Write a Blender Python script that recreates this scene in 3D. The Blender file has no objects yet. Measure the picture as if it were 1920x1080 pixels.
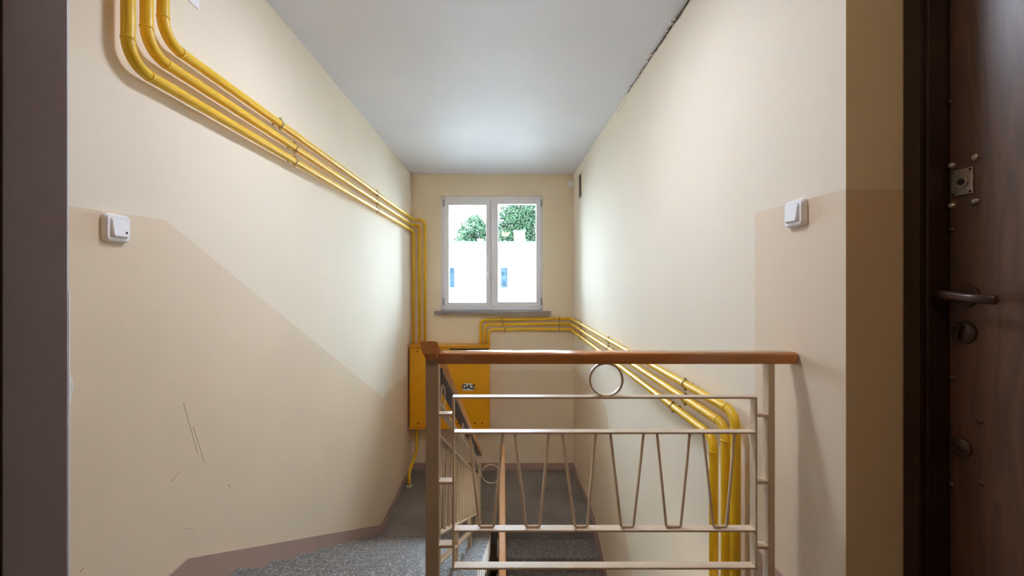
import bpy, bmesh, math, random
from mathutils import Vector, Matrix

random.seed(7)
SC = bpy.context.scene
COL = SC.collection

# ------------------------------------------------------------------ camera, sky, sun, exposure
F = 790.0                       # focal length in pixels of the 1920x1080 frame
cam_d = bpy.data.cameras.new('camera')
cam = bpy.data.objects.new('camera', cam_d)
COL.objects.link(cam)
cam.location = (0, 0, 0)
cam.rotation_euler = (math.radians(90), 0, 0)
cam_d.sensor_width = 36.0
cam_d.lens = F / 1920.0 * 36.0
cam_d.shift_x = 19.0 / 1920.0
cam_d.shift_y = -9.0 / 1920.0
cam_d.clip_start = 0.02
cam_d.clip_end = 400
SC.camera = cam

world = bpy.data.worlds.new('sky')
SC.world = world
world.use_nodes = True
bg = world.node_tree.nodes['Background']
bg.inputs[0].default_value = (0.655, 0.805, 1.0, 1)
bg.inputs[1].default_value = 14.5

sun_d = bpy.data.lights.new('sun', 'SUN')
sun = bpy.data.objects.new('sun', sun_d)
COL.objects.link(sun)
sun_d.energy = 6.0
sun_d.angle = math.radians(1.0)
sun_d.color = (0.95, 0.97, 1.0)
sun.rotation_euler = Vector((0.35, 1.0, -0.95)).to_track_quat('-Z', 'Y').to_euler()

LAMP, LAMP_Y = 46.0, 1.86          # glow of the landing's ceiling lamp, its place

vs = SC.view_settings
vs.view_transform = 'Standard'
vs.look = 'None'
vs.gamma = 1.0
vs.use_curve_mapping = False
vs.exposure = 1.19
SC.cycles.max_bounces = 16
SC.cycles.diffuse_bounces = 12
SC.cycles.sample_clamp_indirect = 8.0

# ------------------------------------------------------------------ measures (metres, camera at the origin, +Y into the picture)
YB = 5.43
U = YB / F
XL, XR = -170 * U, 134.5 * U
ZC, ZF, ZM = 204 * U, -160 * U, -350 * U
RISER = (ZF - ZM) / 9
TREAD = 0.277
ZG = ZM - 9 * RISER
YS = 1.135                      # the wall returns beside the camera
YL0 = 1.553                     # nosing of the upper landing, left flight
YLE = YL0 + 8 * TREAD           # front of the half landing, left
YR0 = 4.20                      # nosing of the half landing, right flight
YRAIL = 1.336
XLR = -1.347                    # side wall beyond the left return
XDR = 1.085                     # side wall beyond the right return
YBEH = -1.3

# ------------------------------------------------------------------ materials
MATS = {}

def mat(name, col, rough=0.5, metal=0.0, var=0.0, vscale=3.0, bump=0.0, bscale=60.0, spec=0.5, coat=0.0):
    m = bpy.data.materials.new(name)
    m.use_nodes = True
    nt = m.node_tree
    b = nt.nodes['Principled BSDF']
    b.inputs['Roughness'].default_value = rough
    b.inputs['Metallic'].default_value = metal
    b.inputs['Specular IOR Level'].default_value = spec
    b.inputs['Coat Weight'].default_value = coat
    tc = nt.nodes.new('ShaderNodeTexCoord')
    n = nt.nodes.new('ShaderNodeTexNoise')
    n.inputs['Scale'].default_value = vscale
    n.inputs['Detail'].default_value = 5
    nt.links.new(tc.outputs['Object'], n.inputs['Vector'])
    r = nt.nodes.new('ShaderNodeValToRGB')
    r.color_ramp.elements[0].position = 0.3
    r.color_ramp.elements[1].position = 0.7
    r.color_ramp.elements[0].color = tuple(c * (1 - var) for c in col) + (1,)
    r.color_ramp.elements[1].color = tuple(min(1, c * (1 + var)) for c in col) + (1,)
    nt.links.new(n.outputs['Fac'], r.inputs['Fac'])
    nt.links.new(r.outputs['Color'], b.inputs['Base Color'])
    if bump > 0:
        n2 = nt.nodes.new('ShaderNodeTexNoise')
        n2.inputs['Scale'].default_value = bscale
        n2.inputs['Detail'].default_value = 3
        nt.links.new(tc.outputs['Object'], n2.inputs['Vector'])
        bp = nt.nodes.new('ShaderNodeBump')
        bp.inputs['Strength'].default_value = bump
        bp.inputs['Distance'].default_value = 0.01
        nt.links.new(n2.outputs['Fac'], bp.inputs['Height'])
        nt.links.new(bp.outputs['Normal'], b.inputs['Normal'])
    MATS[name] = m
    return m

def terrazzo(name, dark, mid, light, rough):
    m = mat(name, mid, rough)
    nt = m.node_tree
    b = nt.nodes['Principled BSDF']
    tc = nt.nodes['Texture Coordinate']
    v = nt.nodes.new('ShaderNodeTexVoronoi')
    v.inputs['Scale'].default_value = 150
    nt.links.new(tc.outputs['Object'], v.inputs['Vector'])
    s = nt.nodes.new('ShaderNodeSeparateColor')
    nt.links.new(v.outputs['Color'], s.inputs['Color'])
    r = nt.nodes.new('ShaderNodeValToRGB')
    r.color_ramp.interpolation = 'CONSTANT'
    e = r.color_ramp.elements
    e[0].position = 0.0
    e[0].color = dark + (1,)
    e[1].position = 0.42
    e[1].color = mid + (1,)
    x = e.new(0.84)
    x.color = light + (1,)
    nt.links.new(s.outputs['Red'], r.inputs['Fac'])
    n = nt.nodes.new('ShaderNodeTexNoise')
    n.inputs['Scale'].default_value = 2.2
    n.inputs['Detail'].default_value = 6
    nt.links.new(tc.outputs['Object'], n.inputs['Vector'])
    mr = nt.nodes.new('ShaderNodeMapRange')
    mr.inputs['From Min'].default_value = 0.3
    mr.inputs['From Max'].default_value = 0.7
    mr.inputs['To Min'].default_value = 0.72
    mr.inputs['To Max'].default_value = 1.25
    nt.links.new(n.outputs['Fac'], mr.inputs['Value'])
    mx = nt.nodes.new('ShaderNodeMix')
    mx.data_type = 'RGBA'
    mx.blend_type = 'MULTIPLY'
    mx.inputs['Factor'].default_value = 1.0
    nt.links.new(r.outputs['Color'], mx.inputs['A'])
    nt.links.new(mr.outputs['Result'], mx.inputs['B'])
    nt.links.new(mx.outputs['Result'], b.inputs['Base Color'])
    return m

def wood(name, c0, c1, rough, axis='Z', scale=9.0, coat=0.0):
    m = mat(name, c0, rough, coat=coat)
    nt = m.node_tree
    b = nt.nodes['Principled BSDF']
    tc = nt.nodes['Texture Coordinate']
    mp = nt.nodes.new('ShaderNodeMapping')
    sc = {'X': (0.12, 1, 1), 'Y': (1, 0.12, 1), 'Z': (1, 1, 0.12)}[axis]
    mp.inputs['Scale'].default_value = sc
    nt.links.new(tc.outputs['Object'], mp.inputs['Vector'])
    n = nt.nodes.new('ShaderNodeTexNoise')
    n.inputs['Scale'].default_value = scale
    n.inputs['Detail'].default_value = 2
    n.inputs['Distortion'].default_value = 0.6
    nt.links.new(mp.outputs['Vector'], n.inputs['Vector'])
    mu = nt.nodes.new('ShaderNodeMath')
    mu.operation = 'MULTIPLY'
    mu.inputs[1].default_value = 14.0
    nt.links.new(n.outputs['Fac'], mu.inputs[0])
    fr = nt.nodes.new('ShaderNodeMath')
    fr.operation = 'PINGPONG'
    fr.inputs[1].default_value = 1.0
    nt.links.new(mu.outputs[0], fr.inputs[0])
    n3 = nt.nodes.new('ShaderNodeTexNoise')
    n3.inputs['Scale'].default_value = scale * 22
    nt.links.new(mp.outputs['Vector'], n3.inputs['Vector'])
    ad = nt.nodes.new('ShaderNodeMath')
    ad.operation = 'MULTIPLY_ADD'
    ad.inputs[1].default_value = 0.55
    nt.links.new(fr.outputs[0], ad.inputs[0])
    sb = nt.nodes.new('ShaderNodeMath')
    sb.operation = 'MULTIPLY'
    sb.inputs[1].default_value = 0.45
    nt.links.new(n3.outputs['Fac'], sb.inputs[0])
    nt.links.new(sb.outputs[0], ad.inputs[2])
    r = nt.nodes.new('ShaderNodeValToRGB')
    r.color_ramp.elements[0].color = c0 + (1,)
    r.color_ramp.elements[1].color = c1 + (1,)
    nt.links.new(ad.outputs[0], r.inputs['Fac'])
    nt.links.new(r.outputs['Color'], b.inputs['Base Color'])
    return m

CREAM = (0.82, 0.74, 0.61)
M_CREAM = mat('cream_paint', CREAM, 0.75, var=0.025, vscale=1.3, bump=0.05, bscale=35, spec=0.12)
M_DADO = mat('beige_oil_paint', (0.76, 0.625, 0.465), 0.65, var=0.04, vscale=1.6, bump=0.05, bscale=35, spec=0.3)
M_BACK = mat('warm_cream_paint', (0.84, 0.735, 0.56), 0.75, var=0.025, vscale=1.5, bump=0.05, bscale=35, spec=0.12)
M_CREAM_SHADE = mat('cream_shade_paint', (0.83, 0.73, 0.51), 0.6, var=0.03, vscale=1.5)  # cream paint tinted warmer to carry the strip's warm bounced light
M_DADO_SHADE = mat('beige_shade_paint', (0.72, 0.58, 0.37), 0.5, var=0.04, vscale=1.5)  # beige dado paint deepened to carry the strip's warm shade
M_DARKFLOOR = mat('low_bounce_floor', (0.10, 0.072, 0.05), 0.5, var=0.15, vscale=6)  # unseen landing floor, made dark to cut light bounced onto the strip
M_LILAC = mat('grey_lilac_paint', (0.52, 0.55, 0.74), 0.45, var=0.04, vscale=1.0)
M_CEIL = mat('ceiling_distemper', (0.74, 0.75, 0.80), 0.6, var=0.04, vscale=1.2, bump=0.04, bscale=12)
M_BASE = mat('brown_rose_paint', (0.42, 0.29, 0.235), 0.4, var=0.06, vscale=5)
M_TERR = terrazzo('terrazzo', (0.11, 0.097, 0.09), (0.19, 0.172, 0.162), (0.34, 0.315, 0.30), 0.47)
M_WORN = terrazzo('worn_terrazzo', (0.165, 0.147, 0.132), (0.20, 0.18, 0.163), (0.27, 0.245, 0.222), 0.5)
M_PIPE = mat('yellow_gloss_paint', (0.82, 0.51, 0.018), 0.4, var=0.05, vscale=14, bump=0.03, bscale=50)
M_CAB = mat('orange_yellow_enamel', (0.78, 0.35, 0.004), 0.35, var=0.03, vscale=5)
M_DARK = mat('dark_hole', (0.012, 0.01, 0.009), 0.8)
M_RAIL = mat('beige_rail_paint', (0.64, 0.515, 0.38), 0.38, var=0.05, vscale=18, bump=0.03, bscale=80)
M_NEWEL = mat('shaded_rail_paint', (0.50, 0.41, 0.30), 0.35, var=0.05, vscale=12)  # rail paint darkened to put the newel's shade into its colour
M_HAND = wood('varnished_handrail', (0.52, 0.215, 0.068), (0.68, 0.31, 0.11), 0.25, 'X', 7, coat=0.3)
M_HANDY = wood('varnished_handrail_down', (0.62, 0.29, 0.09), (0.75, 0.38, 0.145), 0.42, 'Y', 7)
M_PVC = mat('white_pvc', (0.86, 0.88, 0.96), 0.3)
M_SILL = mat('grey_sill_stone', (0.30, 0.265, 0.24), 0.4, var=0.2, vscale=60)
M_WHITE = mat('white_plastic', (0.88, 0.89, 0.93), 0.3)
M_GREYP = mat('grey_plastic', (0.35, 0.36, 0.37), 0.4)
M_STEEL = mat('worn_steel', (0.45, 0.43, 0.40), 0.35, metal=0.9, var=0.15, vscale=60)
M_BRONZE = mat('brown_anodised', (0.09, 0.055, 0.05), 0.3, metal=0.35)
M_DFRAME = mat('dark_brown_gloss', (0.028, 0.013, 0.008), 0.28, var=0.2, vscale=6)
M_DOOR = wood('dark_wood_veneer', (0.038, 0.015, 0.008), (0.14, 0.058, 0.027), 0.43, 'Z', 11)
M_DOOR.node_tree.nodes['Principled BSDF'].inputs['Specular IOR Level'].default_value = 1.0
M_PLASTER = mat('bare_plaster', (0.78, 0.76, 0.74), 0.8, var=0.1, vscale=60)
M_CRACK = mat('crack_dirt', (0.09, 0.065, 0.045), 0.9, var=0.4, vscale=60)
M_CLAMP = mat('clamp_metal', (0.40, 0.29, 0.10), 0.4, metal=0.5, var=0.3, vscale=60)
M_BLACK = mat('black_print', (0.01, 0.01, 0.01), 0.5)
M_SCUFF = mat('scuff', (0.42, 0.34, 0.26), 0.6)
M_FACADE = mat('white_render', (0.80, 0.80, 0.80), 0.8, var=0.02, vscale=0.6)
M_FLINE = mat('shadow_line_and_roof_grey', (0.13, 0.135, 0.15), 0.9, spec=0.0)  # dark grey for the drawn shadow lines, also the roof
M_GUTTER = mat('zinc_gutter', (0.05, 0.06, 0.075), 0.9, spec=0.0)
M_WFRAME = mat('far_window_frame', (0.07, 0.085, 0.10), 0.9, spec=0.0)
M_CURTAIN = mat('blue_curtain', (0.021, 0.032, 0.041), 0.9, var=0.5, vscale=3.5, spec=0.0)
M_TRUNK = mat('bark', (0.06, 0.045, 0.03), 0.9)
M_LEAF = mat('leaf_green', (0.028, 0.052, 0.026), 0.7, var=0.75, vscale=0.9, spec=0.1)
M_GROUND = mat('yard_ground', (0.22, 0.22, 0.20), 0.9, var=0.2, vscale=0.5)

M_BOUNCE_WALL = wood('brown_bounce_wall', (0.12, 0.06, 0.028), (0.20, 0.10, 0.045), 0.5, 'Z', 9)  # brown chosen to dim and warm light bounced off the unseen wall

def glass_mat():
    m = bpy.data.materials.new('window_glass')
    m.use_nodes = True
    nt = m.node_tree
    nt.nodes.remove(nt.nodes['Principled BSDF'])
    out = nt.nodes['Material Output']
    tr = nt.nodes.new('ShaderNodeBsdfTransparent')
    tr.inputs[0].default_value = (0.94, 0.97, 0.96, 1)
    gl = nt.nodes.new('ShaderNodeBsdfGlossy')
    gl.inputs['Roughness'].default_value = 0.02
    fr = nt.nodes.new('ShaderNodeFresnel')
    fr.inputs['IOR'].default_value = 1.35
    mx = nt.nodes.new('ShaderNodeMixShader')
    nt.links.new(fr.outputs[0], mx.inputs[0])
    nt.links.new(tr.outputs[0], mx.inputs[1])
    nt.links.new(gl.outputs[0], mx.inputs[2])
    nt.links.new(mx.outputs[0], out.inputs[0])
    return m
M_GLASS = glass_mat()

# ------------------------------------------------------------------ mesh builder
class MB:
    def __init__(self):
        self.v, self.f, self.s, self.m = [], [], [], []

    def add(self, vs, fs, smooth=False, mi=0):
        o = len(self.v)
        self.v += [tuple(p) for p in vs]
        for f in fs:
            self.f.append(tuple(i + o for i in f))
            self.s.append(smooth)
            self.m.append(mi)
        return self

    def box(self, x0, x1, y0, y1, z0, z1, bev=0.0, mi=0):
        if bev > 0:
            bm = bmesh.new()
            bmesh.ops.create_cube(bm, size=1)
            for v in bm.verts:
                v.co = Vector(((x0 + x1) / 2 + v.co.x * (x1 - x0), (y0 + y1) / 2 + v.co.y * (y1 - y0), (z0 + z1) / 2 + v.co.z * (z1 - z0)))
            bmesh.ops.bevel(bm, geom=bm.edges[:], offset=bev, segments=2, profile=0.7, affect='EDGES')
            bm.verts.index_update()
            self.add([v.co for v in bm.verts], [[v.index for v in f.verts] for f in bm.faces], mi=mi)
            bm.free()
            return self
        vs = [(x0, y0, z0), (x1, y0, z0), (x1, y1, z0), (x0, y1, z0), (x0, y0, z1), (x1, y0, z1), (x1, y1, z1), (x0, y1, z1)]
        return self.add(vs, [(0, 3, 2, 1), (4, 5, 6, 7), (0, 1, 5, 4), (1, 2, 6, 5), (2, 3, 7, 6), (3, 0, 4, 7)], mi=mi)

    def prism(self, poly, axis, a0, a1, mi=0):
        """poly: 2-D outline in the plane perpendicular to axis, extruded from a0 to a1."""
        def p3(p, a):
            return {'X': (a, p[0], p[1]), 'Y': (p[0], a, p[1]), 'Z': (p[0], p[1], a)}[axis]
        n = len(poly)
        vs = [p3(p, a0) for p in poly] + [p3(p, a1) for p in poly]
        fs = [tuple(range(n - 1, -1, -1)), tuple(range(n, 2 * n))] + [(i, (i + 1) % n, n + (i + 1) % n, n + i) for i in range(n)]
        return self.add(vs, fs, mi=mi)

    def sweep(self, path, section, side=None, smooth=True, closed=False):
        """path: points; section: 2-D outline (side, up). side=None: parallel transport."""
        path = [Vector(p) for p in path]
        n, k = len(path), len(section)
        rings = []
        up = None
        for i, p in enumerate(path):
            if closed:
                t = (path[(i + 1) % n] - path[i - 1]).normalized()
            else:
                t = (path[min(i + 1, n - 1)] - path[max(i - 1, 0)]).normalized()
            if side is not None:
                sd, u_ = Vector(side), Vector((0, 0, 1))
            else:
                if up is None:
                    ref = Vector((0, 0, 1)) if abs(t.z) < 0.9 else Vector((0, 1, 0))
                    sd = t.cross(ref).normalized()
                else:
                    sd = t.cross(up).normalized()
                u_ = sd.cross(t).normalized()
                up = u_
            rings.append([p + sd * a + u_ * b for a, b in section])
        vs = [v for r in rings for v in r]
        fs = []
        for i in range(n if closed else n - 1):
            j = (i + 1) % n
            for q in range(k):
                w = (q + 1) % k
                fs.append((i * k + q, i * k + w, j * k + w, j * k + q))
        self.add(vs, fs, smooth)
        if not closed:
            o = len(self.v) - len(vs)
            self.f.append(tuple(o + q for q in range(k - 1, -1, -1)))
            self.f.append(tuple(o + (n - 1) * k + q for q in range(k)))
            self.s += [False, False]
            self.m += [0, 0]
        return self

    def tube(self, path, r, k=14):
        return self.sweep(path, [(r * math.cos(2 * math.pi * q / k), r * math.sin(2 * math.pi * q / k)) for q in range(k)])

    def dome(self, c, axis, r, h, k=14, rings=4):
        """a dome of radius r and height h standing on c along the unit vector axis."""
        ax = Vector(axis).normalized()
        ref = Vector((0, 0, 1)) if abs(ax.z) < 0.9 else Vector((1, 0, 0))
        a = ax.cross(ref).normalized()
        b = ax.cross(a)
        vs, fs = [], []
        for i in range(rings):
            th = math.pi / 2 * i / rings
            for q in range(k):
                ph = 2 * math.pi * q / k
                vs.append(Vector(c) + ax * h * math.sin(th) + (a * math.cos(ph) + b * math.sin(ph)) * r * math.cos(th))
        vs.append(Vector(c) + ax * h)
        for i in range(rings - 1):
            for q in range(k):
                w = (q + 1) % k
                fs.append((i * k + q, i * k + w, (i + 1) * k + w, (i + 1) * k + q))
        for q in range(k):
            fs.append(((rings - 1) * k + q, (rings - 1) * k + (q + 1) % k, rings * k))
        self.add(vs, fs, True)
        return self

    def disc(self, c, axis, r, h, k=20):
        ax = Vector(axis).normalized()
        c = Vector(c)
        return self.tube([c, c + ax * h], r, k)

def obj(name, mb, material, parent=None, origin=(0, 0, 0)):
    me = bpy.data.meshes.new(name)
    if parent is not None:
        p = parent
        while p.parent:
            p = p.parent
        origin = p.location
    ox, oy, oz = origin
    me.from_pydata([(x - ox, y - oy, z - oz) for x, y, z in mb.v], [], mb.f)
    me.polygons.foreach_set('use_smooth', mb.s)
    mats = material if isinstance(material, (list, tuple)) else [material]
    for m in mats:
        me.materials.append(m)
    me.polygons.foreach_set('material_index', mb.m)
    bm = bmesh.new()
    bm.from_mesh(me)
    bmesh.ops.recalc_face_normals(bm, faces=bm.faces[:])
    bm.to_mesh(me)
    bm.free()
    o = bpy.data.objects.new(name, me)
    COL.objects.link(o)
    if parent is not None:
        o.parent = parent
    else:
        o.location = origin
    return o

def tag(o, label=None, cat=None, group=None, kind=None):
    if label:
        o['label'] = label
    if cat:
        o['category'] = cat
    if group:
        o['group'] = group
    if kind:
        o['kind'] = kind
    return o

def thing(name, loc, label=None, cat=None, group=None, kind=None):
    o = bpy.data.objects.new(name, None)
    o.empty_display_size = 0.05
    COL.objects.link(o)
    o.location = loc
    return tag(o, label, cat, group, kind)

def struct(name, mb, material, label=None, parent=None):
    o = obj(name, mb, material, parent)
    if parent is None:
        o['kind'] = 'structure'
    if label:
        o['label'] = label
    return o

def fillet(pts, r, n=8):
    pts = [Vector(p) for p in pts]
    out = [pts[0]]
    for i in range(1, len(pts) - 1):
        a, b, c = pts[i - 1], pts[i], pts[i + 1]
        d0, d1 = (a - b).normalized(), (c - b).normalized()
        ang = d0.angle(d1)
        cut = min(r / math.tan(ang / 2), (a - b).length * 0.49, (c - b).length * 0.49)
        rr = cut * math.tan(ang / 2)
        s, e = b + d0 * cut, b + d1 * cut
        ctr = b + (d0 + d1).normalized() * (rr / math.sin(ang / 2))
        v0, v1 = s - ctr, e - ctr
        tot = v0.angle(v1)
        for q in range(n + 1):
            t = q / n
            out.append(ctr + (v0 * math.sin((1 - t) * tot) + v1 * math.sin(t * tot)) / math.sin(tot))
    out.append(pts[-1])
    return out

# ------------------------------------------------------------------ room shell
def panel(axis, at, polys, out):
    """wall face made of coplanar outlines [(material index, outline)], extruded outwards by 'out' (signed)."""
    mb = MB()
    for mi, poly in polys:
        mb.prism(poly, axis, at, at + out, mi)
    return mb

kL = 1.463                      # dado kinks on the left wall
dl = [(YS, 0.2085), (kL, 32 * U), (0.762 * YB, -163 * U), (YB, -163 * U)]
wl = panel('X', XL, [(0, dl + [(YB, ZC), (YS, ZC)]), (1, dl + [(YB, ZG - 0.2), (YS, ZG - 0.2)])], -0.2)
wall_left = struct('wall_left', wl, [M_CREAM, M_DADO], 'cream stair wall with beige dado stepping down along the flight')

yk = 0.69 * YB
ye = 1.541                      # vertical end of the landing's dado
dz = -160 * U
yb_ = yk - (dz - (ZG - 0.2)) / 0.524
dr = [(yk, dz), (YB, -155 * U)]
wr = panel('X', XR, [
    (1, [(YS, ZG - 0.2), (ye, ZG - 0.2), (ye, 37.3 * U), (YS, 0.2536)]),
    (0, [(YS, 0.2536), (ye, 37.3 * U), (ye, ZC), (YS, ZC)]),
    (0, [(ye, ZG - 0.2), (max(yb_, ye + 0.01), ZG - 0.2), (yk, dz), (YB, -155 * U), (YB, ZC), (ye, ZC)]),
    (1, [(max(yb_, ye + 0.01), ZG - 0.2), (YB, ZG - 0.2), (YB, -155 * U), (yk, dz)])], 0.2)
wall_right = struct('wall_right', wr, [M_CREAM, M_DADO], 'cream stair wall with beige dado and yellow pipes')

# window opening in the back wall
WX0, WX1, WZ0, WZ1 = -0.79, 0.529, -0.352, 1.134
zb = -163 * U
wb = panel('Y', YB, [
    (0, [(XL - 0.2, zb), (WX0, zb), (WX0, ZC), (XL - 0.2, ZC)]),
    (0, [(WX1, zb), (XR + 0.2, zb), (XR + 0.2, ZC), (WX1, ZC)]),
    (0, [(WX0, WZ1), (WX1, WZ1), (WX1, ZC), (WX0, ZC)]),
    (0, [(WX0, zb), (WX1, zb), (WX1, WZ0), (WX0, WZ0)]),
    (1, [(XL - 0.2, ZG - 0.2), (XR + 0.2, ZG - 0.2), (XR + 0.2, zb), (XL - 0.2, zb)])], 0.35)
wall_back = struct('wall_back', wb, [M_BACK, M_DADO], 'warm cream end wall around the window with beige dado')

rl = panel('Y', YS, [(0, [(XLR - 0.2, ZG - 0.2), (XL - 0.2, ZG - 0.2), (XL - 0.2, ZC), (XLR - 0.2, ZC)])], 0.2)
rl.box(XL - 0.2, XL, YS - 0.003, YS, ZG - 0.2, ZC)
rl.box(XLR - 0.2, XL - 0.2, YS - 0.003, YS, ZG - 0.2, ZC)
struct('wall_left_return', rl, [M_LILAC], 'grey lilac wall strip at the left edge')
rr_ = panel('Y', YS - 0.003, [(0, [(XR, 0.2536), (XDR + 0.2, 0.2536), (XDR + 0.2, ZC), (XR, ZC)]),
                      (1, [(XR, ZG - 0.2), (XDR + 0.2, ZG - 0.2), (XDR + 0.2, 0.2536), (XR, 0.2536)])], 0.003)
rr_.box(XR + 0.2, XDR + 0.2, YS, YS + 0.2, ZG - 0.2, ZC)
struct('wall_right_return', rr_, [M_CREAM_SHADE, M_DADO_SHADE], 'shaded cream and beige wall strip beside the dark door')
# side walls of the landing beside the camera, with openings for the doors
DZT = ZF + 2.05
def side_wall(x, out, y_open):
    mb = MB()
    a, b = sorted((x, x + out))
    mb.box(a, b, YBEH, y_open[0], ZF, ZC)
    mb.box(a, b, y_open[0], y_open[1], DZT + 0.06, ZC)
    mb.box(a, b, y_open[1], YS, ZF, ZC)
    return mb
struct('wall_door_right', side_wall(XDR, 0.2, (0.15, 1.128)), [M_BACK], 'landing wall around the dark door')
struct('wall_door_left', side_wall(XLR, -0.2, (0.15, 1.128)), [M_LILAC], 'landing wall around the left door')
struct('wall_front', MB().box(XLR - 0.2, XDR + 0.2, YBEH - 0.2, YBEH, ZF, ZC), [M_BOUNCE_WALL], 'unseen landing wall behind the viewer, browned to tint the bounced light')
struct('wall_stairwell', MB().box(XL - 0.2, XR + 0.2, 0.93, 1.137, ZG - 0.2, ZF - 0.2), [M_BACK], 'end wall of the lower flight')
struct('ceiling', MB().box(XLR - 0.4, XDR + 0.4, YBEH - 0.3, YB + 0.35, ZC, ZC + 0.25), [M_CEIL], 'grey white painted ceiling')

# floors
struct('floor', MB().prism([(XLR, YBEH), (XDR, YBEH), (XDR, YS), (XR, YS), (XR, ye), (-0.105, ye), (-0.105, YL0), (XL, YL0), (XL, YS), (XLR, YS)], 'Z', ZF - 0.22, ZF), [M_DARKFLOOR], 'brown upper landing floor, darkened to cut the bounced light')
struct('floor_half_landing', MB().prism([(XL, YLE), (-0.105, YLE), (-0.105, YR0), (XR, YR0), (XR, YB), (XL, YB)], 'Z', ZM - 0.2, ZM), [M_WORN], 'dark worn terrazzo half landing under the window')
struct('floor_lower', MB().box(XLR, XDR, 0.6, YB, ZG - 0.2, ZG), [M_TERR], 'terrazzo floor of the lower landing')

# stair flights: each step a part
def flight(name, label, x0, x1, y0, z0, dirn, n, edge_side):
    root = thing(name, ((x0 + x1) / 2, y0, z0 - n * RISER), label, 'stairs')
    sl = MB()
    ya, yz = y0, y0 + dirn * TREAD * n
    sl.prism([(ya, z0 - RISER - 0.02), (ya, z0 - RISER - 0.2), (yz, z0 - RISER * (n + 1) - 0.16), (yz, z0 - RISER * (n + 1) + 0.02)], 'X', x0 + 0.01, x1 - 0.01)
    obj('stair_slab', sl, M_TERR, root)
    first = None
    for k in range(1, n):
        ys, yn, zt = y0 + dirn * TREAD * (k - 1), y0 + dirn * TREAD * k, z0 - RISER * k
        if first is None:
            mb = MB()
            a, b = sorted((ys, yn))
            mb.box(x0, x1, a, b, zt - RISER - 0.01, zt - 0.04)
            a, b = sorted((ys, yn + dirn * 0.012))
            mb.box(x0, x1, a, b, zt - 0.04, zt, 0.004)
            st = obj('step', mb, M_TERR, root)
            # painted edge along the open side of the step
            e = MB()
            xs = x1 if edge_side > 0 else x0
            e.box(min(xs, xs + edge_side * 0.006), max(xs, xs + edge_side * 0.006), min(ys, yn), max(ys, yn), zt - 0.012, zt + 0.003)
            ed = obj('step_edge', e, M_RAIL, st)
            ed['label'] = 'pale painted side edge of the step'
            first = (st, ed, k)
        else:
            off = Vector((0, dirn * TREAD * (k - first[2]), -RISER * (k - first[2])))
            c = first[0].copy()
            COL.objects.link(c)
            c.location = off
            d = first[1].copy()
            COL.objects.link(d)
            d.parent = c
    return root

flight('stair_flight', 'speckled grey terrazzo steps going down along the left wall', XL + 0.004, -0.105, YL0, ZF, 1, 9, 1)
flight('stair_flight', 'dark terrazzo steps going down from half landing along right wall', -0.04, XR - 0.004, YR0, ZM, -1, 9, -1)

# baseboards (painted bands)
bt = 0.009
zt_l = -148.5 * U
nl = 0.526
yk2 = YLE + TREAD
bl = [(YS, zt_l), (YL0 + 0.01, zt_l), (yk2, ZM + 0.085), (YB, ZM + 0.085), (YB, ZM), (YLE, ZM), (YLE, ZM + RISER - 0.25), (YL0, ZF - 0.25), (YL0, ZF), (YS, ZF)]
struct('baseboard_left', MB().prism(bl, 'X', XL, XL + bt), [M_BASE], 'brown rose painted band following the left flight')
struct('baseboard_back', MB().box(XL + bt, XR - bt, YB - bt, YB, ZM, ZM + 0.09), [M_BASE], 'brown rose painted band below the gas cabinet wall')
brp = [(YB, ZM), (YB, ZM + 0.10), (YR0 - 0.06, ZM + 0.10), (2.0, ZM + 0.10 - (YR0 - 0.06 - 2.0) * 0.524), (2.0, ZM - 0.30 - (YR0 - 0.06 - 2.0) * 0.524), (YR0, ZM - 0.2), (YR0, ZM)]
struct('baseboard_right', MB().prism(brp, 'X', XR - bt, XR), [M_BASE], 'brown painted band along the right flight')
struct('baseboard_landing', MB().box(XR - bt, XR, YS, ye - 0.01, ZF, -139 * U), [M_BASE], 'brown rose band on the landing behind the railing post')

# crack along the ceiling and the right wall, with a filled patch at its far end
ck = MB()
y = 1.75
pts_t, pts_b = [], []
while y < 3.14:
    w = 0.021 * (0.55 + 0.45 * random.random()) * (1.0 if y < 2.55 else 0.55)
    pts_t.append((XR - 0.0025, y, ZC - 0.0005))
    pts_b.append((XR - 0.0025, y, ZC - w))
    y += 0.035 + 0.02 * random.random()
n = len(pts_t)
ck.add(pts_t + pts_b, [(i, i + 1, n + i + 1, n + i) for i in range(n - 1)])
cr = obj('crack', ck, M_CRACK, wall_right)
cr['label'] = 'dark open crack under the ceiling'
chips = MB()
for i in range(11):
    y = 2.2 + 0.95 * random.random()
    s = 0.003 + 0.003 * random.random()
    chips.box(XR - 0.014 - s, XR - 0.004, y, y + s * 3, ZC - 0.006 - s, ZC - 0.001, 0.0015)
pc = obj('plaster_crumbs', chips, M_PLASTER, wall_right)
pc['kind'] = 'stuff'
pt = MB()
pt.prism([(3.13, ZC), (3.13, ZC - 0.03), (3.2, ZC - 0.055), (3.36, ZC - 0.045), (3.42, ZC - 0.02), (3.42, ZC)], 'X', XR - 0.004, XR)
o = obj('plaster_patch', pt, M_CREAM, wall_right)
# bare plaster on the edge of the left wall, chipped in the middle
pe = MB()
pe.prism([(YS, -0.02), (YS + 0.0035, -0.02), (YS + 0.004, -0.235), (YS + 0.010, -0.258), (YS + 0.014, -0.285), (YS + 0.008, -0.312), (YS + 0.004, -0.34), (YS + 0.003, -0.8), (YS, -0.8)], 'X', XL, XL + 0.0012)
o = obj('chipped_edge', pe, M_PLASTER, wall_left)
o['label'] = 'bare white plaster showing at the wall corner'
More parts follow.
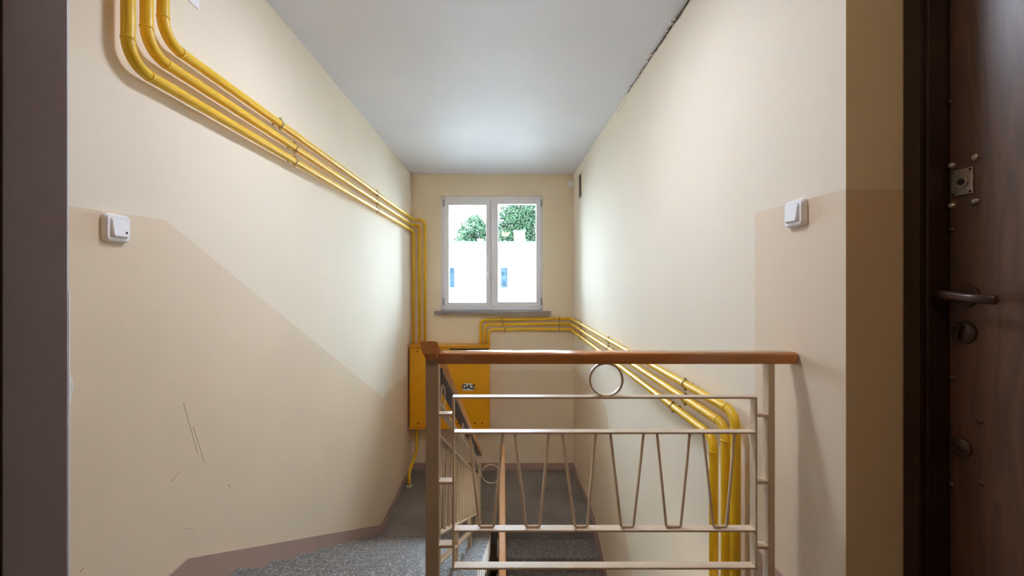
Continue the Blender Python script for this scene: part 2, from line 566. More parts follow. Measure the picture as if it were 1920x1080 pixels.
# scuffs on the left dado
def scuff(p0, p1, w):
    """a thin worn line on the left wall between two (y, z) points."""
    a, b = Vector(p0), Vector(p1)
    d = (b - a).normalized()
    nrm = Vector((-d.y, d.x)) * w
    q = [a + nrm, b + nrm * 0.5, b - nrm * 0.5, a - nrm]
    obj('scuff_mark', MB().prism([(v.x, v.y) for v in q], 'X', XL, XL + 0.0006), M_SCUFF, wall_left)
def lw(px, py):
    y = XL * F / (px - 941)
    return (y, -(py - 531) * y / F)
for a, b, w in [((344, 756), (371, 850), 0.0012), ((362, 800), (383, 866), 0.001), ((428, 909), (432, 913), 0.003), ((320, 903), (338, 884), 0.0015), ((345, 991), (365, 992), 0.001), ((150, 1072), (158, 1064), 0.002)]:
    scuff(lw(*a), lw(*b), w)

# ------------------------------------------------------------------ window
win = thing('window_1', (-0.13, YB, WZ0), 'white double casement window over the half landing', None, None, 'structure')
WY = YB + 0.06
fr = MB()
fr.box(WX0, -0.742, WY, WY + 0.07, WZ0, WZ1)
fr.box(0.496, WX1, WY, WY + 0.07, WZ0, WZ1)
fr.box(-0.752, 0.505, WY, WY + 0.07, 1.09, WZ1)
fr.box(-0.752, 0.505, WY, WY + 0.07, WZ0, -0.29)
fr.box(-0.752, 0.505, WY - 0.02, WY, WZ0, WZ0 + 0.02)
fr.box(-0.17, -0.12, WY + 0.02, WY + 0.07, -0.30, 1.105)
obj('window_frame', fr, M_PVC, win)
def sash(x0, x1, gx0, gx1, z0, z1, gz0, gz1, hx, hinge_x):
    m = MB()
    y0, y1 = WY - 0.014, WY + 0.05
    m.box(x0, gx0, y0, y1, z0, z1, 0.006)
    m.box(gx1, x1, y0, y1, z0, z1, 0.006)
    m.box(gx0 - 0.004, gx1 + 0.004, y0, y1, gz1, z1, 0.006)
    m.box(gx0 - 0.004, gx1 + 0.004, y0, y1, z0, gz0, 0.006)
    s = obj('sash', m, M_PVC, win)
    obj('pane', MB().box(gx0 - 0.004, gx1 + 0.004, WY + 0.02, WY + 0.026, gz0 - 0.004, gz1 + 0.004), M_GLASS, s)
    h = MB()
    h.box(hx - 0.013, hx + 0.013, y0 - 0.012, y0, 0.10, 0.17, 0.003)
    h.tube(fillet([(hx, y0 - 0.01, 0.135), (hx, y0 - 0.045, 0.135), (hx, y0 - 0.045, 0.03)], 0.012, 4), 0.009, 8)
    obj('handle', h, M_WHITE, s)
    g = MB()
    for z in (z0 + 0.06, z1 - 0.06):
        g.tube([(hinge_x, y0 - 0.008, z - 0.045), (hinge_x, y0 - 0.008, z + 0.045)], 0.008, 8)
    obj('hinge', g, M_GREYP, s)
sash(-0.748, -0.149, -0.689, -0.205, -0.298, 1.098, -0.2506, 1.0165, -0.172, -0.757)
sash(-0.141, 0.503, -0.0487, 0.4456, -0.298, 1.098, -0.243, 1.0285, -0.108, 0.512)
sl = MB()
sl.box(-0.86, 0.625, 5.345, YB, WZ0 - 0.052, WZ0 - 0.002, 0.006)
sl.box(WX0, WX1, YB, WY, WZ0 - 0.05, WZ0)
o = obj('sill', sl, M_SILL, win)
o['label'] = 'mottled grey stone sill'

# ------------------------------------------------------------------ dark door at the right
def door(name, label, sgn, xw, detail):
    """sgn=+1: wall to the right of the camera; sgn=-1: to the left."""
    d = thing(name, (xw, 0.65, ZF), label, None, None, 'structure')
    def bx(m, a, b, *r, **k):
        m.box(min(xw + sgn * a, xw + sgn * b), max(xw + sgn * a, xw + sgn * b), *r, **k)
    m = MB()
    for y0, y1 in ((1.085, 1.128), (0.15, 0.193)):
        bx(m, -0.010, 0.055, y0, y1, ZF, DZT + 0.06, bev=0.003)
    bx(m, -0.010, 0.055, 0.193, 1.085, DZT + 0.017, DZT + 0.06, bev=0.003)
    obj('door_frame', m, M_DFRAME, d)
    m = MB()
    for y0, y1 in ((1.076, 1.0875), (0.1905, 0.202)):
        bx(m, 0.004, 0.058, y0, y1, ZF, DZT + 0.02, bev=0.003)
    obj('frame_bead', m, M_DFRAME, d)
    m = MB()
    bx(m, 0.055, 0.105, 0.198, 1.0745, ZF + 0.01, DZT + 0.012, bev=0.003)
    obj('door_panel', m, M_DOOR, d)
    m = MB()
    bx(m, 0.0, 0.2, 0.15, 1.128, ZF - 0.06, ZF + 0.004)
    bx(m, 0.056, 0.104, 0.198, 1.07, ZF + 0.004, ZF + 0.012)
    obj('threshold', m, M_DFRAME, d)
    m = MB()
    bx(m, 0.15, 0.2, 0.15, 1.128, ZF, DZT + 0.06)
    obj('door_back', m, M_DFRAME, d)
    ax = (-sgn, 0, 0)
    xp = xw + sgn * 0.055
    def P(y, z):
        return (xp, y, z)
    # lever handle
    h = MB().disc(P(1.03, -0.03), ax, 0.026, 0.009)
    ros = obj('handle', h, M_BRONZE, d)
    l = MB()
    l.tube([(xp - sgn * 0.008, 1.034, -0.033), (xp - sgn * 0.05, 1.034, -0.033)], 0.009, 12)
    sec = [(0.006 * math.cos(t) * 1.0, 0.0105 * math.sin(t)) for t in [2 * math.pi * q / 12 for q in range(12)]]
    l.sweep([(xp - sgn * 0.05, 1.052, -0.027), (xp - sgn * 0.051, 1.03, -0.029), (xp - sgn * 0.05, 0.99, -0.035), (xp - sgn * 0.049, 0.93, -0.037)], sec, side=(1, 0, 0))
    obj('lever', l, M_BRONZE, ros)
    # upper lock plate with its four dome nuts
    if detail:
        m = MB()
        m.box(min(xp, xp - sgn * 0.004), max(xp, xp - sgn * 0.004), 1.017, 1.066, 0.218, 0.282, 0.001)
        lp = obj('lock_plate', m, M_STEEL, d)
        obj('lock_cylinder', MB().disc((xp - sgn * 0.004, 1.040, 0.25), ax, 0.014, 0.004), M_STEEL, lp)
        obj('keyhole', MB().disc((xp - sgn * 0.008, 1.039, 0.25), ax, 0.008, 0.0015), M_DARK, lp)
        for y, z in ((1.061, 0.277), (1.022, 0.277), (1.061, 0.223), (1.022, 0.223)):
            obj('screw', MB().disc((xp - sgn * 0.004, y, z), ax, 0.0028, 0.0008, 8), M_DARK, lp)
        for y, z in ((1.0665, 0.297), (1.014, 0.303), (1.0665, 0.196), (1.014, 0.197)):
            obj('dome_nut', MB().dome(P(y, z), ax, 0.0095, 0.009), M_STEEL, d)
        for y, z in ((1.004, -0.329), (1.0018, -0.4755), (1.0715, 0.462), (1.069, -0.24), (1.069, -0.51), (1.068, 0.135)):
            obj('bolt_head', MB().dome(P(y, z), ax, 0.0068, 0.005, 10, 3), M_BRONZE, d)
    for i, (y, z, r) in enumerate(((1.037, -0.120, 0.027), (1.0445, -0.405, 0.024))):
        m = MB().disc(P(y, z), ax, r, 0.006)
        m.dome((xp - sgn * 0.006, y, z), ax, r * 0.92, 0.004)
        rz = obj('cylinder_rosette', m, M_BRONZE, d)
        k = MB()
        if i == 0:
            k.tube([(xp - sgn * 0.008, y + 0.004, z + 0.012), (xp - sgn * 0.02, y + 0.004, z + 0.012)], 0.0085, 12)
            k.box(min(xp - sgn * 0.009, xp - sgn * 0.02), max(xp - sgn * 0.009, xp - sgn * 0.02), y, y + 0.008, z - 0.018, z + 0.012, 0.002)
        else:
            for s in range(8):
                t = s / 7.0
                k.box(min(xp - sgn * 0.009, xp - sgn * 0.013), max(xp - sgn * 0.009, xp - sgn * 0.013), y + 0.012 - t * 0.024 - 0.003, y + 0.012 - t * 0.024 + 0.003, z + 0.006 - t * 0.012 - 0.003, z + 0.006 - t * 0.012 + 0.003)
        obj('lock_cylinder', k, M_BRONZE if i else M_DFRAME, rz)
    return d
door('door_1', 'dark wood veneer apartment door with steel lock plate', 1, XDR, True)
door('door_2', 'dark door frame at the left edge', -1, XLR, False)

# ------------------------------------------------------------------ gas pipes
PR = 0.0178
def clamp(parent, c, wall, run):
    """ring clamp round a pipe at c; wall: unit vector towards the wall; run: unit vector along the pipe."""
    c, wall, run = Vector(c), Vector(wall), Vector(run)
    o_ = wall.cross(run).normalized()
    if o_.z < 0:
        o_ = -o_
    m = MB()
    m.tube([c - run * 0.007, c + run * 0.007], PR + 0.0028, 16)
    for s in (1, -1):
        m.tube([c + o_ * s * (PR + 0.001), c + o_ * s * (PR + 0.013)], 0.0055, 8)
        m.tube([c + o_ * s * (PR + 0.009) - wall * 0.008, c + o_ * s * (PR + 0.009) + wall * 0.004], 0.0042, 8)
    m.tube([c + wall * PR, c + wall * 0.038], 0.005, 8)
    return obj('pipe_clamp', m, M_CLAMP, parent)

def pipe(pts, r, label, group, clamps, welds=()):
    p = obj('gas_pipe', MB().tube(fillet(pts, r), PR, 18), M_PIPE, None, pts[-1])
    tag(p, label, 'pipe', group)
    path = fillet(pts, r)
    for c, w, run in clamps:
        clamp(p, c, w, run)
    # raised weld rings where the elbows start and end
    for i in range(1, len(path) - 1):
        if (i - 1) % 9 in (0, 8) and len(pts) > 2:
            a = path[i]
            t = (path[i] - path[i - 1]) if (i - 1) % 9 == 0 else (path[i + 1] - path[i])
            t.normalize()
            obj('weld_ring', MB().tube([a - t * 0.003, a + t * 0.003], PR + 0.0014, 16), M_PIPE, p)
    return p

XP = XL + 0.039
YP = YB - 0.04
CT = -0.775                      # top of the gas cabinet
names = ['lowest', 'middle', 'topmost']
for i, (yv, z, xe) in enumerate(((1.273, 0.664, XP), (1.340, 0.738, -1.052), (1.405, 0.811, -0.984))):
    yc = 2.293 if i < 2 else 2.144
    cl = [((XP, yc, z), (-1, 0, 0), (0, 1, 0)), ((XP, 3.808, z), (-1, 0, 0), (0, 1, 0))]
    if i == 0:
        cl.append(((XP, 5.16, z), (-1, 0, 0), (0, 1, 0)))
    pts = [(XP, yv, ZC - 0.001), (XP, yv, z), (XP, YP, z)]
    if i:
        pts.append((xe, YP, z))
    pts.append((xe, YP, CT))
    pipe(pts, 0.075, names[i] + ' of the three yellow gas pipes along the left wall', 'yellow gas pipes on the left wall', cl)
XQ = XR - 0.04
for i, (xs, z0, z1, yv, z2, yc) in enumerate(((-0.272, -0.469, -0.452, 1.595, -0.491, 2.03), (-0.218, -0.528, -0.52, 1.664, -0.561, 2.03), (-0.170, -0.592, -0.59, 1.760, -0.643, 2.176))):
    def zr(y):
        return z1 + (z2 - z1) * (YP - y) / (YP - yv)
    d = Vector((0, -(YP - yv), z2 - z1)).normalized()
    cl = [((0.02 * i, YP, z0 + (z1 - z0) * (0.02 * i - xs) / (XQ - xs)), (0, 1, 0), (1, 0, 0)),
          ((0.735, YP, z0 + (z1 - z0) * (0.735 - xs) / (XQ - xs)), (0, 1, 0), (1, 0, 0)),
          ((XQ, 4.7, zr(4.7)), (1, 0, 0), d), ((XQ, 3.487, zr(3.487)), (1, 0, 0), d), ((XQ, yc, zr(yc)), (1, 0, 0), d)]
    pipe([(xs, YP, CT), (xs, YP, z0), (XQ, YP, z1), (XQ, yv, z2), (XQ, yv, ZG)], 0.06,
         ['topmost', 'middle', 'lowest'][i] + ' of the three yellow gas pipes along the right wall', 'yellow gas pipes on the right wall', cl)
CB = -1.79
pf = pipe([(-1.088, YP, CB), (-1.088, YP, -2.15), (-1.098, 4.99, -2.235), (-1.098, 4.99, ZM)], 0.09, 'short bent yellow gas pipe from the cabinet into the floor', None, [])
obj('floor_collar', MB().disc((-1.098, 4.99, ZM), (0, 0, 1), 0.034, 0.008), M_PLASTER, pf)['label'] = 'pale mortar collar at the floor'

# ------------------------------------------------------------------ gas cabinet
CX0, CX1, CY = -1.14, -0.152, 5.20
cab = thing('gas_cabinet', ((CX0 + CX1) / 2, YB, CB), 'orange yellow metal gas cabinet on the end wall marked GAZ', 'cabinet')
m = MB()
m.box(CX0, CX1, CY, YB - 0.001, CB, CT - 0.012, 0.003)
obj('cabinet_body', m, M_CAB, cab)
obj('cabinet_lid', MB().box(CX0 - 0.006, CX1 + 0.006, CY - 0.022, YB - 0.001, CT - 0.012, CT, 0.002), M_CAB, cab)
obj('bottom_rim', MB().box(CX0 - 0.004, CX1 + 0.004, CY - 0.02, CY + 0.01, CB - 0.004, CB + 0.012, 0.002), M_CAB, cab)
def cdoor(x0, x1, ztop):
    d = obj('cabinet_door', MB().box(x0, x1, CY - 0.012, CY - 0.0005, CB + 0.024, ztop, 0.003), M_CAB, cab)
    return d
d1 = cdoor(CX0 + 0.018, -0.672, CT - 0.035)
d2 = cdoor(-0.646, CX1 - 0.016, CT - 0.05)
obj('door_gap', MB().box(-0.646, CX1 - 0.016, CY - 0.002, CY - 0.0002, CT - 0.049, CT - 0.032), M_DARK, cab)
def px2(px, py, y):
    return ((px - 941) * y / F, -(py - 531) * y / F)
for d, ps in ((d1, ((784, 794), (783, 659), (812, 794))), (d2, ((859, 794), (890, 794), (904, 794)))):
    for px, py in ps:
        x, z = px2(px, py, CY - 0.013)
        obj('vent_hole', MB().disc((x, CY - 0.0118, z), (0, -1, 0), 0.0095, 0.0008, 12), M_DARK, d)
x, z = px2(830, 794, CY)
obj('vent_hole', MB().disc((-0.659, CY - 0.0005, z), (0, -1, 0), 0.0085, 0.001, 12), M_DARK, cab)
# GAZ sticker
x0, z0 = px2(868.5, 732.5, CY - 0.013)
x1, z1 = px2(888.5, 719, CY - 0.013)
stk = obj('sticker', MB().prism([(x0, z0), (x1 - 0.01, z0 + 0.004), (x1 + 0.008, z0 + 0.018), (x1 - 0.012, z1 - 0.004), (x0 + 0.012, z1 + 0.002), (x0 - 0.003, z1 - 0.01)], 'Y', CY - 0.0132, CY - 0.012), M_WHITE, d2)
stk['label'] = 'white sticker with black letters GAZ'
fc = bpy.data.curves.new('letters', 'FONT')
fc.body = 'GAZ'
fc.size = 0.078
fc.offset = 0.0035
fc.extrude = 0.0006
fc.align_x = 'CENTER'
fc.align_y = 'CENTER'
tmp = bpy.data.objects.new('letters_tmp', fc)
COL.objects.link(tmp)
bpy.context.view_layer.update()
me = bpy.data.meshes.new_from_object(tmp.evaluated_get(bpy.context.evaluated_depsgraph_get()))
bpy.data.objects.remove(tmp)
me.transform(Matrix.Translation(Vector(((x0 + x1) / 2, CY - 0.0138, (z0 + z1) / 2 + 0.001)) - Vector(cab.location)) @ Matrix.Rotation(math.radians(90), 4, 'X') @ Matrix.Rotation(math.radians(-3), 4, 'Z'))
me.materials.clear()
me.materials.append(M_BLACK)
# the letters sit on the sticker as its printed relief
so = bpy.data.objects.new('letters', me)
COL.objects.link(so)
so.parent = d2
so['label'] = 'black letters GAZ'

# ------------------------------------------------------------------ landing railing (across the picture)
K = YRAIL / F
def rx(px):
    return (px - 941) * K
def rz(py):
    return -(py - 531) * K
rail = thing('landing_railing', (0.3, YRAIL, ZF), 'beige metal railing with zigzag rods and brown handrail across the landing', 'railing')
hw, hd = 0.0275, 0.019
sec = []
for cx, cz, a0, rr2 in ((hw - 0.009, hd - 0.009, 0, 0.009), (-(hw - 0.009), hd - 0.009, 90, 0.009), (-(hw - 0.013), -(hd - 0.005), 180, 0.005), (hw - 0.013, -(hd - 0.005), 270, 0.005)):
    for q in range(5):
        a = math.radians(a0 + 90 * q / 4)
        sec.append((cx + rr2 * math.cos(a), cz + rr2 * math.sin(a)))
zc = -0.2157 - hd
hx0, hx1 = rx(819), XR - 0.002
path = [(hx0, YRAIL, zc), (hx1 - 0.012, YRAIL, zc)]
m = MB().sweep(path, sec, side=(0, 1, 0))
# rounded end against the wall
m.sweep([(hx1 - 0.012, YRAIL, zc), (hx1 - 0.004, YRAIL, zc)], [(a * 0.97, b * 0.97) for a, b in sec], side=(0, 1, 0))
m.sweep([(hx1 - 0.004, YRAIL, zc), (hx1, YRAIL, zc)], [(a * 0.88, b * 0.88) for a, b in sec], side=(0, 1, 0))
hr = obj('handrail', m, M_HAND, rail)
hr['label'] = 'varnished brown handrail'
BD = 0.015                      # half depth of the flat bars
XA, XB = rx(850.5), rx(1413)
ZTOP, Z2, Z3, ZBOT = -0.3600, -0.4705, -0.778, -0.8955
for z in (ZTOP, Z2, Z3, ZBOT):
    obj('horizontal_bar', MB().box(XA, XB, YRAIL - BD, YRAIL + BD, z - 0.003, z + 0.003, 0.0012), M_RAIL, rail)
for x in (XA, XB):
    obj('frame_upright', MB().box(x - 0.003, x + 0.003, YRAIL - BD, YRAIL + BD, ZBOT - 0.003, ZTOP + 0.003, 0.0012), M_RAIL, rail)
# U-shaped zigzag rods between the second and the third bar
for t0, b0, b1, t1 in ((880, 899, 926, 943), (965, 986, 1012, 1029), (1054, 1077.5, 1101, 1117), (1144, 1164, 1187.5, 1207), (1231.5, 1249, 1276, 1293.5), (1318, 1337.5, 1362, 1377.5)):
    pts = fillet([(rx(t0), YRAIL, Z2), (rx(b0), YRAIL, Z3 + 0.007), (rx(b1), YRAIL, Z3 + 0.007), (rx(t1), YRAIL, Z2)], 0.007, 3)
    obj('zigzag_rod', MB().tube(pts, 0.0044, 8), M_RAIL, rail)
# ring between handrail and frame
cx, cz, R_ = rx(1136), (zc - hd + ZTOP + 0.003) / 2, (zc - hd - ZTOP - 0.003) / 2
m = MB()
m.sweep([(cx + R_ * math.cos(t), YRAIL, cz + R_ * math.sin(t)) for t in [2 * math.pi * q / 40 for q in range(40)]], [(-0.0022, -0.009), (0.0022, -0.009), (0.0022, 0.009), (-0.0022, 0.009)], closed=True)
obj('ring', m, M_RAIL, rail)
# newel of square tube, post at the wall, short spacers
NX = -0.2185
newel = obj('newel_post', MB().box(NX - 0.0205, NX + 0.0205, YRAIL - 0.02, YRAIL + 0.02, ZF, zc + 0.006, 0.003), M_NEWEL, rail)
obj('bracket_screw', MB().disc((NX - 0.002, YRAIL - 0.02, rz(667)), (0, -1, 0), 0.0035, 0.001, 8), M_DARK, newel)
WPX = 0.846
obj('wall_post', MB().box(WPX - 0.010, WPX + 0.010, YRAIL - 0.016, YRAIL + 0.016, ZF, zc - hd + 0.002, 0.003), M_RAIL, rail)
for py in (776, 902, 1020):
    z = rz(py)
    obj('spacer', MB().box(NX + 0.02, XA, YRAIL - BD, YRAIL + BD, z - 0.0045, z + 0.0045, 0.002), M_RAIL, rail)
for py in (777, 901, 1022):
    z = rz(py)
    obj('spacer', MB().box(XB, WPX - 0.01, YRAIL - BD, YRAIL + BD, z - 0.0045, z + 0.0045, 0.002), M_RAIL, rail)

# ------------------------------------------------------------------ stair railings (down the flights)
def stair_railing(label, X, y0, y1, H, npair, rings, yh0, yh1, floor_z):
    """H(y): height of the handrail's top. Bars hang below it by fixed amounts."""
    r = thing('stair_railing', (X, y1, floor_z), label, 'railing')
    s = 1 if y1 > y0 else -1
    m = MB().sweep([(X, yh0, H(yh0) - hd), (X, yh1, H(yh1) - hd)], sec, side=(1, 0, 0))
    h = obj('handrail', m, M_HANDY, r)
    h['label'] = 'varnished sloping handrail'
    def sbar(name, z0, z1, d=BD, t=0.003, mt=None):
        m = MB()
        vs = []
        for yy in (y0, y1):
            for xx in (X - d, X + d):
                for dz_ in (-t, t):
                    vs.append((xx, yy, H(yy) + (z0 if yy == y0 else z1) + dz_))
        m.add(vs, [(0, 1, 3, 2), (4, 6, 7, 5), (0, 2, 6, 4), (1, 5, 7, 3), (0, 4, 5, 1), (2, 3, 7, 6)])
        return obj(name, m, mt or M_RAIL, r)
    A, B, C_, D = -0.150, -0.262, -0.590, -0.69
    sbar('handrail_strip', -0.042, -0.042, 0.0215, 0.004, M_BRONZE)
    for z in (A, B, C_, D):
        sbar('rake_bar', z, z)
    for yy in (y0, y1):
        obj('frame_upright', MB().box(X - BD, X + BD, yy - 0.003, yy + 0.003, H(yy) + D, H(yy) + A), M_RAIL, r)
    L = (y1 - y0)
    for i in range(npair):
        a = y0 + L * (i + 0.06) / npair
        w = L / npair
        ps = [(a, B), (a + w * 0.22, C_ + 0.008), (a + w * 0.52, C_ + 0.008), (a + w * 0.74, B)]
        obj('zigzag_rod', MB().tube(fillet([(X, yy, H(yy) + z) for yy, z in ps], 0.007, 3), 0.0044, 7), M_RAIL, r)
    for yy in rings:
        cz = H(yy) + (-0.045 + A) / 2
        rr3 = (-0.045 - A) / 2
        m = MB()
        m.sweep([(X, yy + rr3 * math.cos(t), cz + rr3 * math.sin(t)) for t in [2 * math.pi * q / 28 for q in range(28)]], [(-0.0022, -0.009), (0.0022, -0.009), (0.0022, 0.009), (-0.0022, 0.009)], closed=True)
        obj('ring', m, M_RAIL, r)
    return r

HL = lambda y: -0.178 - 0.515 * (y - 1.27)
YE = 4.18
srl = stair_railing('beige zigzag railing with handrail down the left flight, starting at the newel', NX, 1.40, YE - 0.05, HL, 18, (1.56, 2.35, 3.2, 3.95), 1.262, YE, ZM)
for yy in (2.0, 2.83, 3.66):
    k = math.floor((yy - YL0) / TREAD) + 1
    obj('rail_foot', MB().box(NX - 0.012, NX + 0.012, yy - 0.012, yy + 0.012, ZF - RISER * k, HL(yy) - 0.59), M_RAIL, srl)
obj('end_post', MB().box(NX - 0.012, NX + 0.014, YE - 0.06, YE - 0.03, ZM, HL(YE - 0.045) - hd * 2), M_RAIL, srl)
# dark end grain block of the sloping handrail above the newel
HR = lambda y: -1.60 - 0.524 * (YE - y)
XC = 0.003
srr = stair_railing('lower sloping railing with pale orange handrail from the half landing', XC, YE - 0.02, 2.2, HR, 12, (3.9, 3.1), YE, 2.15, ZM)
obj('end_post', MB().box(XC - 0.012, XC + 0.012, YE - 0.03, YE, ZM, HR(YE) - hd * 2), M_RAIL, srr)
cx, cz, R_ = (NX + XC + 0.004) / 2, -1.878, 0.091
m = MB().sweep([(cx + R_ * math.cos(t), YE - 0.03, cz + R_ * math.sin(t)) for t in [2 * math.pi * q / 40 for q in range(40)]], [(-0.0022, -0.009), (0.0022, -0.009), (0.0022, 0.009), (-0.0022, 0.009)], closed=True)
obj('link_ring', m, M_RAIL, srr)

# ------------------------------------------------------------------ light switches
def switch(x, y, z, sgn, label, lit):
    """sgn: direction from the wall into the room."""
    s = thing('light_switch', (x, y, z), label, 'switch')
    n_ = 0.041
    def rbox(hy, hz, d0, d1, r, tilt=0.0):
        m = MB()
        out = []
        for cy, cz2, a0 in ((hy - r, hz - r, 0), (-(hy - r), hz - r, 90), (-(hy - r), -(hz - r), 180), (hy - r, -(hz - r), 270)):
            for q in range(6):
                a = math.radians(a0 + 90 * q / 5)
                out.append((cy + r * math.cos(a), cz2 + r * math.sin(a)))
        k = len(out)
        vs = [(x + sgn * d0, y + p[0], z + p[1]) for p in out]
        vs += [(x + sgn * (d0 + (d1 - d0) * 0.6 - tilt * p[1] * 0.6), y + p[0], z + p[1]) for p in out]
        vs += [(x + sgn * (d1 - tilt * p[1]), y + p[0] * 0.9, z + p[1] * 0.9) for p in out]
        fs = [(i + j * k, (i + 1) % k + j * k, (i + 1) % k + (j + 1) * k, i + (j + 1) * k) for j in range(2) for i in range(k)]
        m.add(vs, fs)
        m.add(vs[2 * k:], [tuple(range(k))])
        return m
    obj('switch_plate', rbox(n_, n_, 0.0, 0.017, 0.012), M_WHITE, s)
    obj('switch_gap', rbox(0.0285, 0.0285, 0.0165, 0.0174, 0.004), M_GREYP, s)
    rk = obj('rocker', rbox(0.0275, 0.0275, 0.012, 0.024, 0.005, 0.12), M_WHITE, s)
    if lit:
        obj('indicator', MB().dome((x + sgn * 0.0252, y + 0.016, z - 0.013), (sgn, 0, 0), 0.0042, 0.002, 10, 3), M_DARK, rk)
    else:
        obj('indicator', MB().dome((x + sgn * 0.0250, y - 0.002, z - 0.015), (sgn, 0, 0), 0.0025, 0.001, 10, 3), M_GREYP, rk)
    return s
switch(XL, 1.268, 0.1655, 1, 'white rocker switch with dark indicator on the left wall', True)
switch(XR, 1.315, 0.2175, -1, 'white rocker switch on the right wall beside the door strip', False)

# ------------------------------------------------------------------ landing lamp over the stairs, and two added fill lamps
def emit(name, col, st):
    m = bpy.data.materials.new(name)
    m.use_nodes = True
    b = m.node_tree.nodes['Principled BSDF']
    b.inputs['Base Color'].default_value = (0.8, 0.8, 0.8, 1)
    b.inputs['Emission Color'].default_value = col + (1,)
    b.inputs['Emission Strength'].default_value = st
    return m
M_LAMP = emit('opal_glass_lit', (0.78, 0.845, 1.0), LAMP)
M_FILL_LOWER = emit('lower_fill_lit', (0.95, 0.86, 0.74), 11.0)
M_FILL_AMBER = emit('amber_fill_lit', (1.0, 0.67, 0.36), 24.0)
lamp = thing('ceiling_lamp', (0.1, -0.55, ZC), 'added amber fill lamp on the ceiling behind the viewer', 'lamp')  # unseen lamp added to brighten the strips facing the camera
obj('lamp_base', MB().disc((0.1, -0.55, ZC), (0, 0, -1), 0.10, 0.025, 28), M_WHITE, lamp)
obj('lamp_shade', MB().dome((0.1, -0.55, ZC - 0.025), (0, 0, -1), 0.11, 0.09, 28, 8), M_FILL_AMBER, lamp)
lamp = thing('ceiling_lamp', (-0.1, LAMP_Y, ZC), 'round flat opal ceiling lamp over the top of the stairs', 'lamp')
obj('lamp_base', MB().disc((-0.1, LAMP_Y, ZC), (0, 0, -1), 0.165, 0.03, 32), M_WHITE, lamp)
obj('lamp_shade', MB().dome((-0.1, LAMP_Y, ZC - 0.03), (0, 0, -1), 0.15, 0.022, 32, 8), M_LAMP, lamp)

lamp = thing('ceiling_lamp', (0.25, 1.3, ZF - 0.22), 'added fill lamp under the landing slab brightening the lower flight', 'lamp')  # unseen lamp added to brighten the half landing and lower back wall
obj('lamp_base', MB().disc((0.25, 1.3, ZF - 0.22), (0, 0, -1), 0.165, 0.03, 32), M_WHITE, lamp)
obj('lamp_shade', MB().dome((0.25, 1.3, ZF - 0.25), (0, 0, -1), 0.15, 0.09, 32, 8), M_FILL_LOWER, lamp)

# ------------------------------------------------------------------ small things on the walls
pn = obj('sign_plate', MB().box(XL, XL + 0.006, 1.36, 1.6195, 1.0516, 1.25, 0.001), M_WHITE, None, (XL, 1.49, 1.0516))
tag(pn, 'white blank plate high on the left wall beside the pipes', 'plate')
vg = thing('wall_vent', (XR, 5.03, 1.2), 'narrow dark slotted vent high on the right wall near the window corner', 'vent')
vy0, vy1 = XR * F / (1091 - 941), XR * F / (1086.5 - 941)
m = MB()
m.box(XR - 0.008, XR, vy0 - 0.012, vy0, 1.0, 1.29)
m.box(XR - 0.008, XR, vy1, vy1 + 0.012, 1.0, 1.29)
m.box(XR - 0.008, XR, vy0, vy1, 1.278, 1.29)
m.box(XR - 0.008, XR, vy0, vy1, 1.0, 1.012)
obj('vent_frame', m, M_CREAM, vg)
obj('vent_opening', MB().box(XR - 0.003, XR - 0.0005, vy0, vy1, 1.012, 1.278), M_CRACK, vg)
jb = thing('junction_box', (0.885, YB, 1.22), 'small pale round junction box in the upper right corner by the window', 'junction box')
m = MB().disc((0.88, YB, 1.275), (0, -1, 0), 0.04, 0.028, 24)
obj('box_body', m, M_PVC, jb)
obj('box_cover', MB().dome((0.88, YB - 0.028, 1.275), (0, -1, 0), 0.036, 0.006, 20, 3), M_WHITE, jb)
ct = obj('cable_trunking', MB().box(-1.135, -1.095, YB - 0.022, YB, 0.83, ZC, 0.002), M_BACK, None, (-1.115, YB, 0.83))
tag(ct, 'cream painted cable trunking in the corner left of the window', 'trunking')

# ------------------------------------------------------------------ outside: yard, house opposite, trees
struct('ground', MB().box(-60, 60, 6.5, 120, -10.2, -10), [M_GROUND], 'yard between the houses')
FY = 30.0
KF = FY / F
def fx(px):
    return (px - 941) * KF
def fz(py):
    return -(py - 531) * KF
bld = thing('house', (0, FY, -10), 'white rendered house opposite seen through the window', 'building')
ft = fz(456)
obj('house_wall', MB().box(-16, 16, FY, FY + 9, -10, ft), M_FACADE, bld)
obj('gutter', MB().box(-16.2, 16.2, FY - 0.32, FY - 0.14, ft - 0.06, ft + 0.11), M_GUTTER, bld)
obj('roof', MB().prism([(FY - 0.3, ft), (FY - 0.3, ft + 0.06), (FY + 4.5, ft + 0.5), (FY + 9.2, ft + 0.06), (FY + 9.2, ft)], 'X', -16.2, 16.2), M_FLINE, bld)
obj('cornice', MB().box(-16.1, 16.1, FY - 0.14, FY, fz(471), ft), M_FACADE, bld)
obj('string_course', MB().box(-16.05, 16.05, FY - 0.07, FY, fz(553.5), fz(549)), M_FACADE, bld)
for yy in (460.5, 471.5, 549, 553.5):  # dark strips drawn as shadow lines of the cornice and string course
    obj('shadow_line', MB().box(-16.15, 16.15, FY - 0.16, FY, fz(yy) - 0.022, fz(yy) + 0.022), M_FLINE, bld)
for px0, px1 in ((836.5, 853.5), (938, 952.5)):
    x0, x1, z0, z1 = fx(px0), fx(px1), fz(540), fz(501)
    m = MB()
    for a, b, c, d in ((x0, x0 + 0.05, z0, z1), (x1 - 0.05, x1, z0, z1), (x0, x1, z0, z0 + 0.05), (x0, x1, z1 - 0.05, z1)):
        m.box(a, b, FY - 0.02, FY, c, d)
    w = obj('house_window', m, M_WFRAME, bld)
    obj('pane', MB().box(x0 + 0.05, x1 - 0.05, FY - 0.01, FY - 0.002, z0 + 0.05, z1 - 0.05), M_CURTAIN, w)
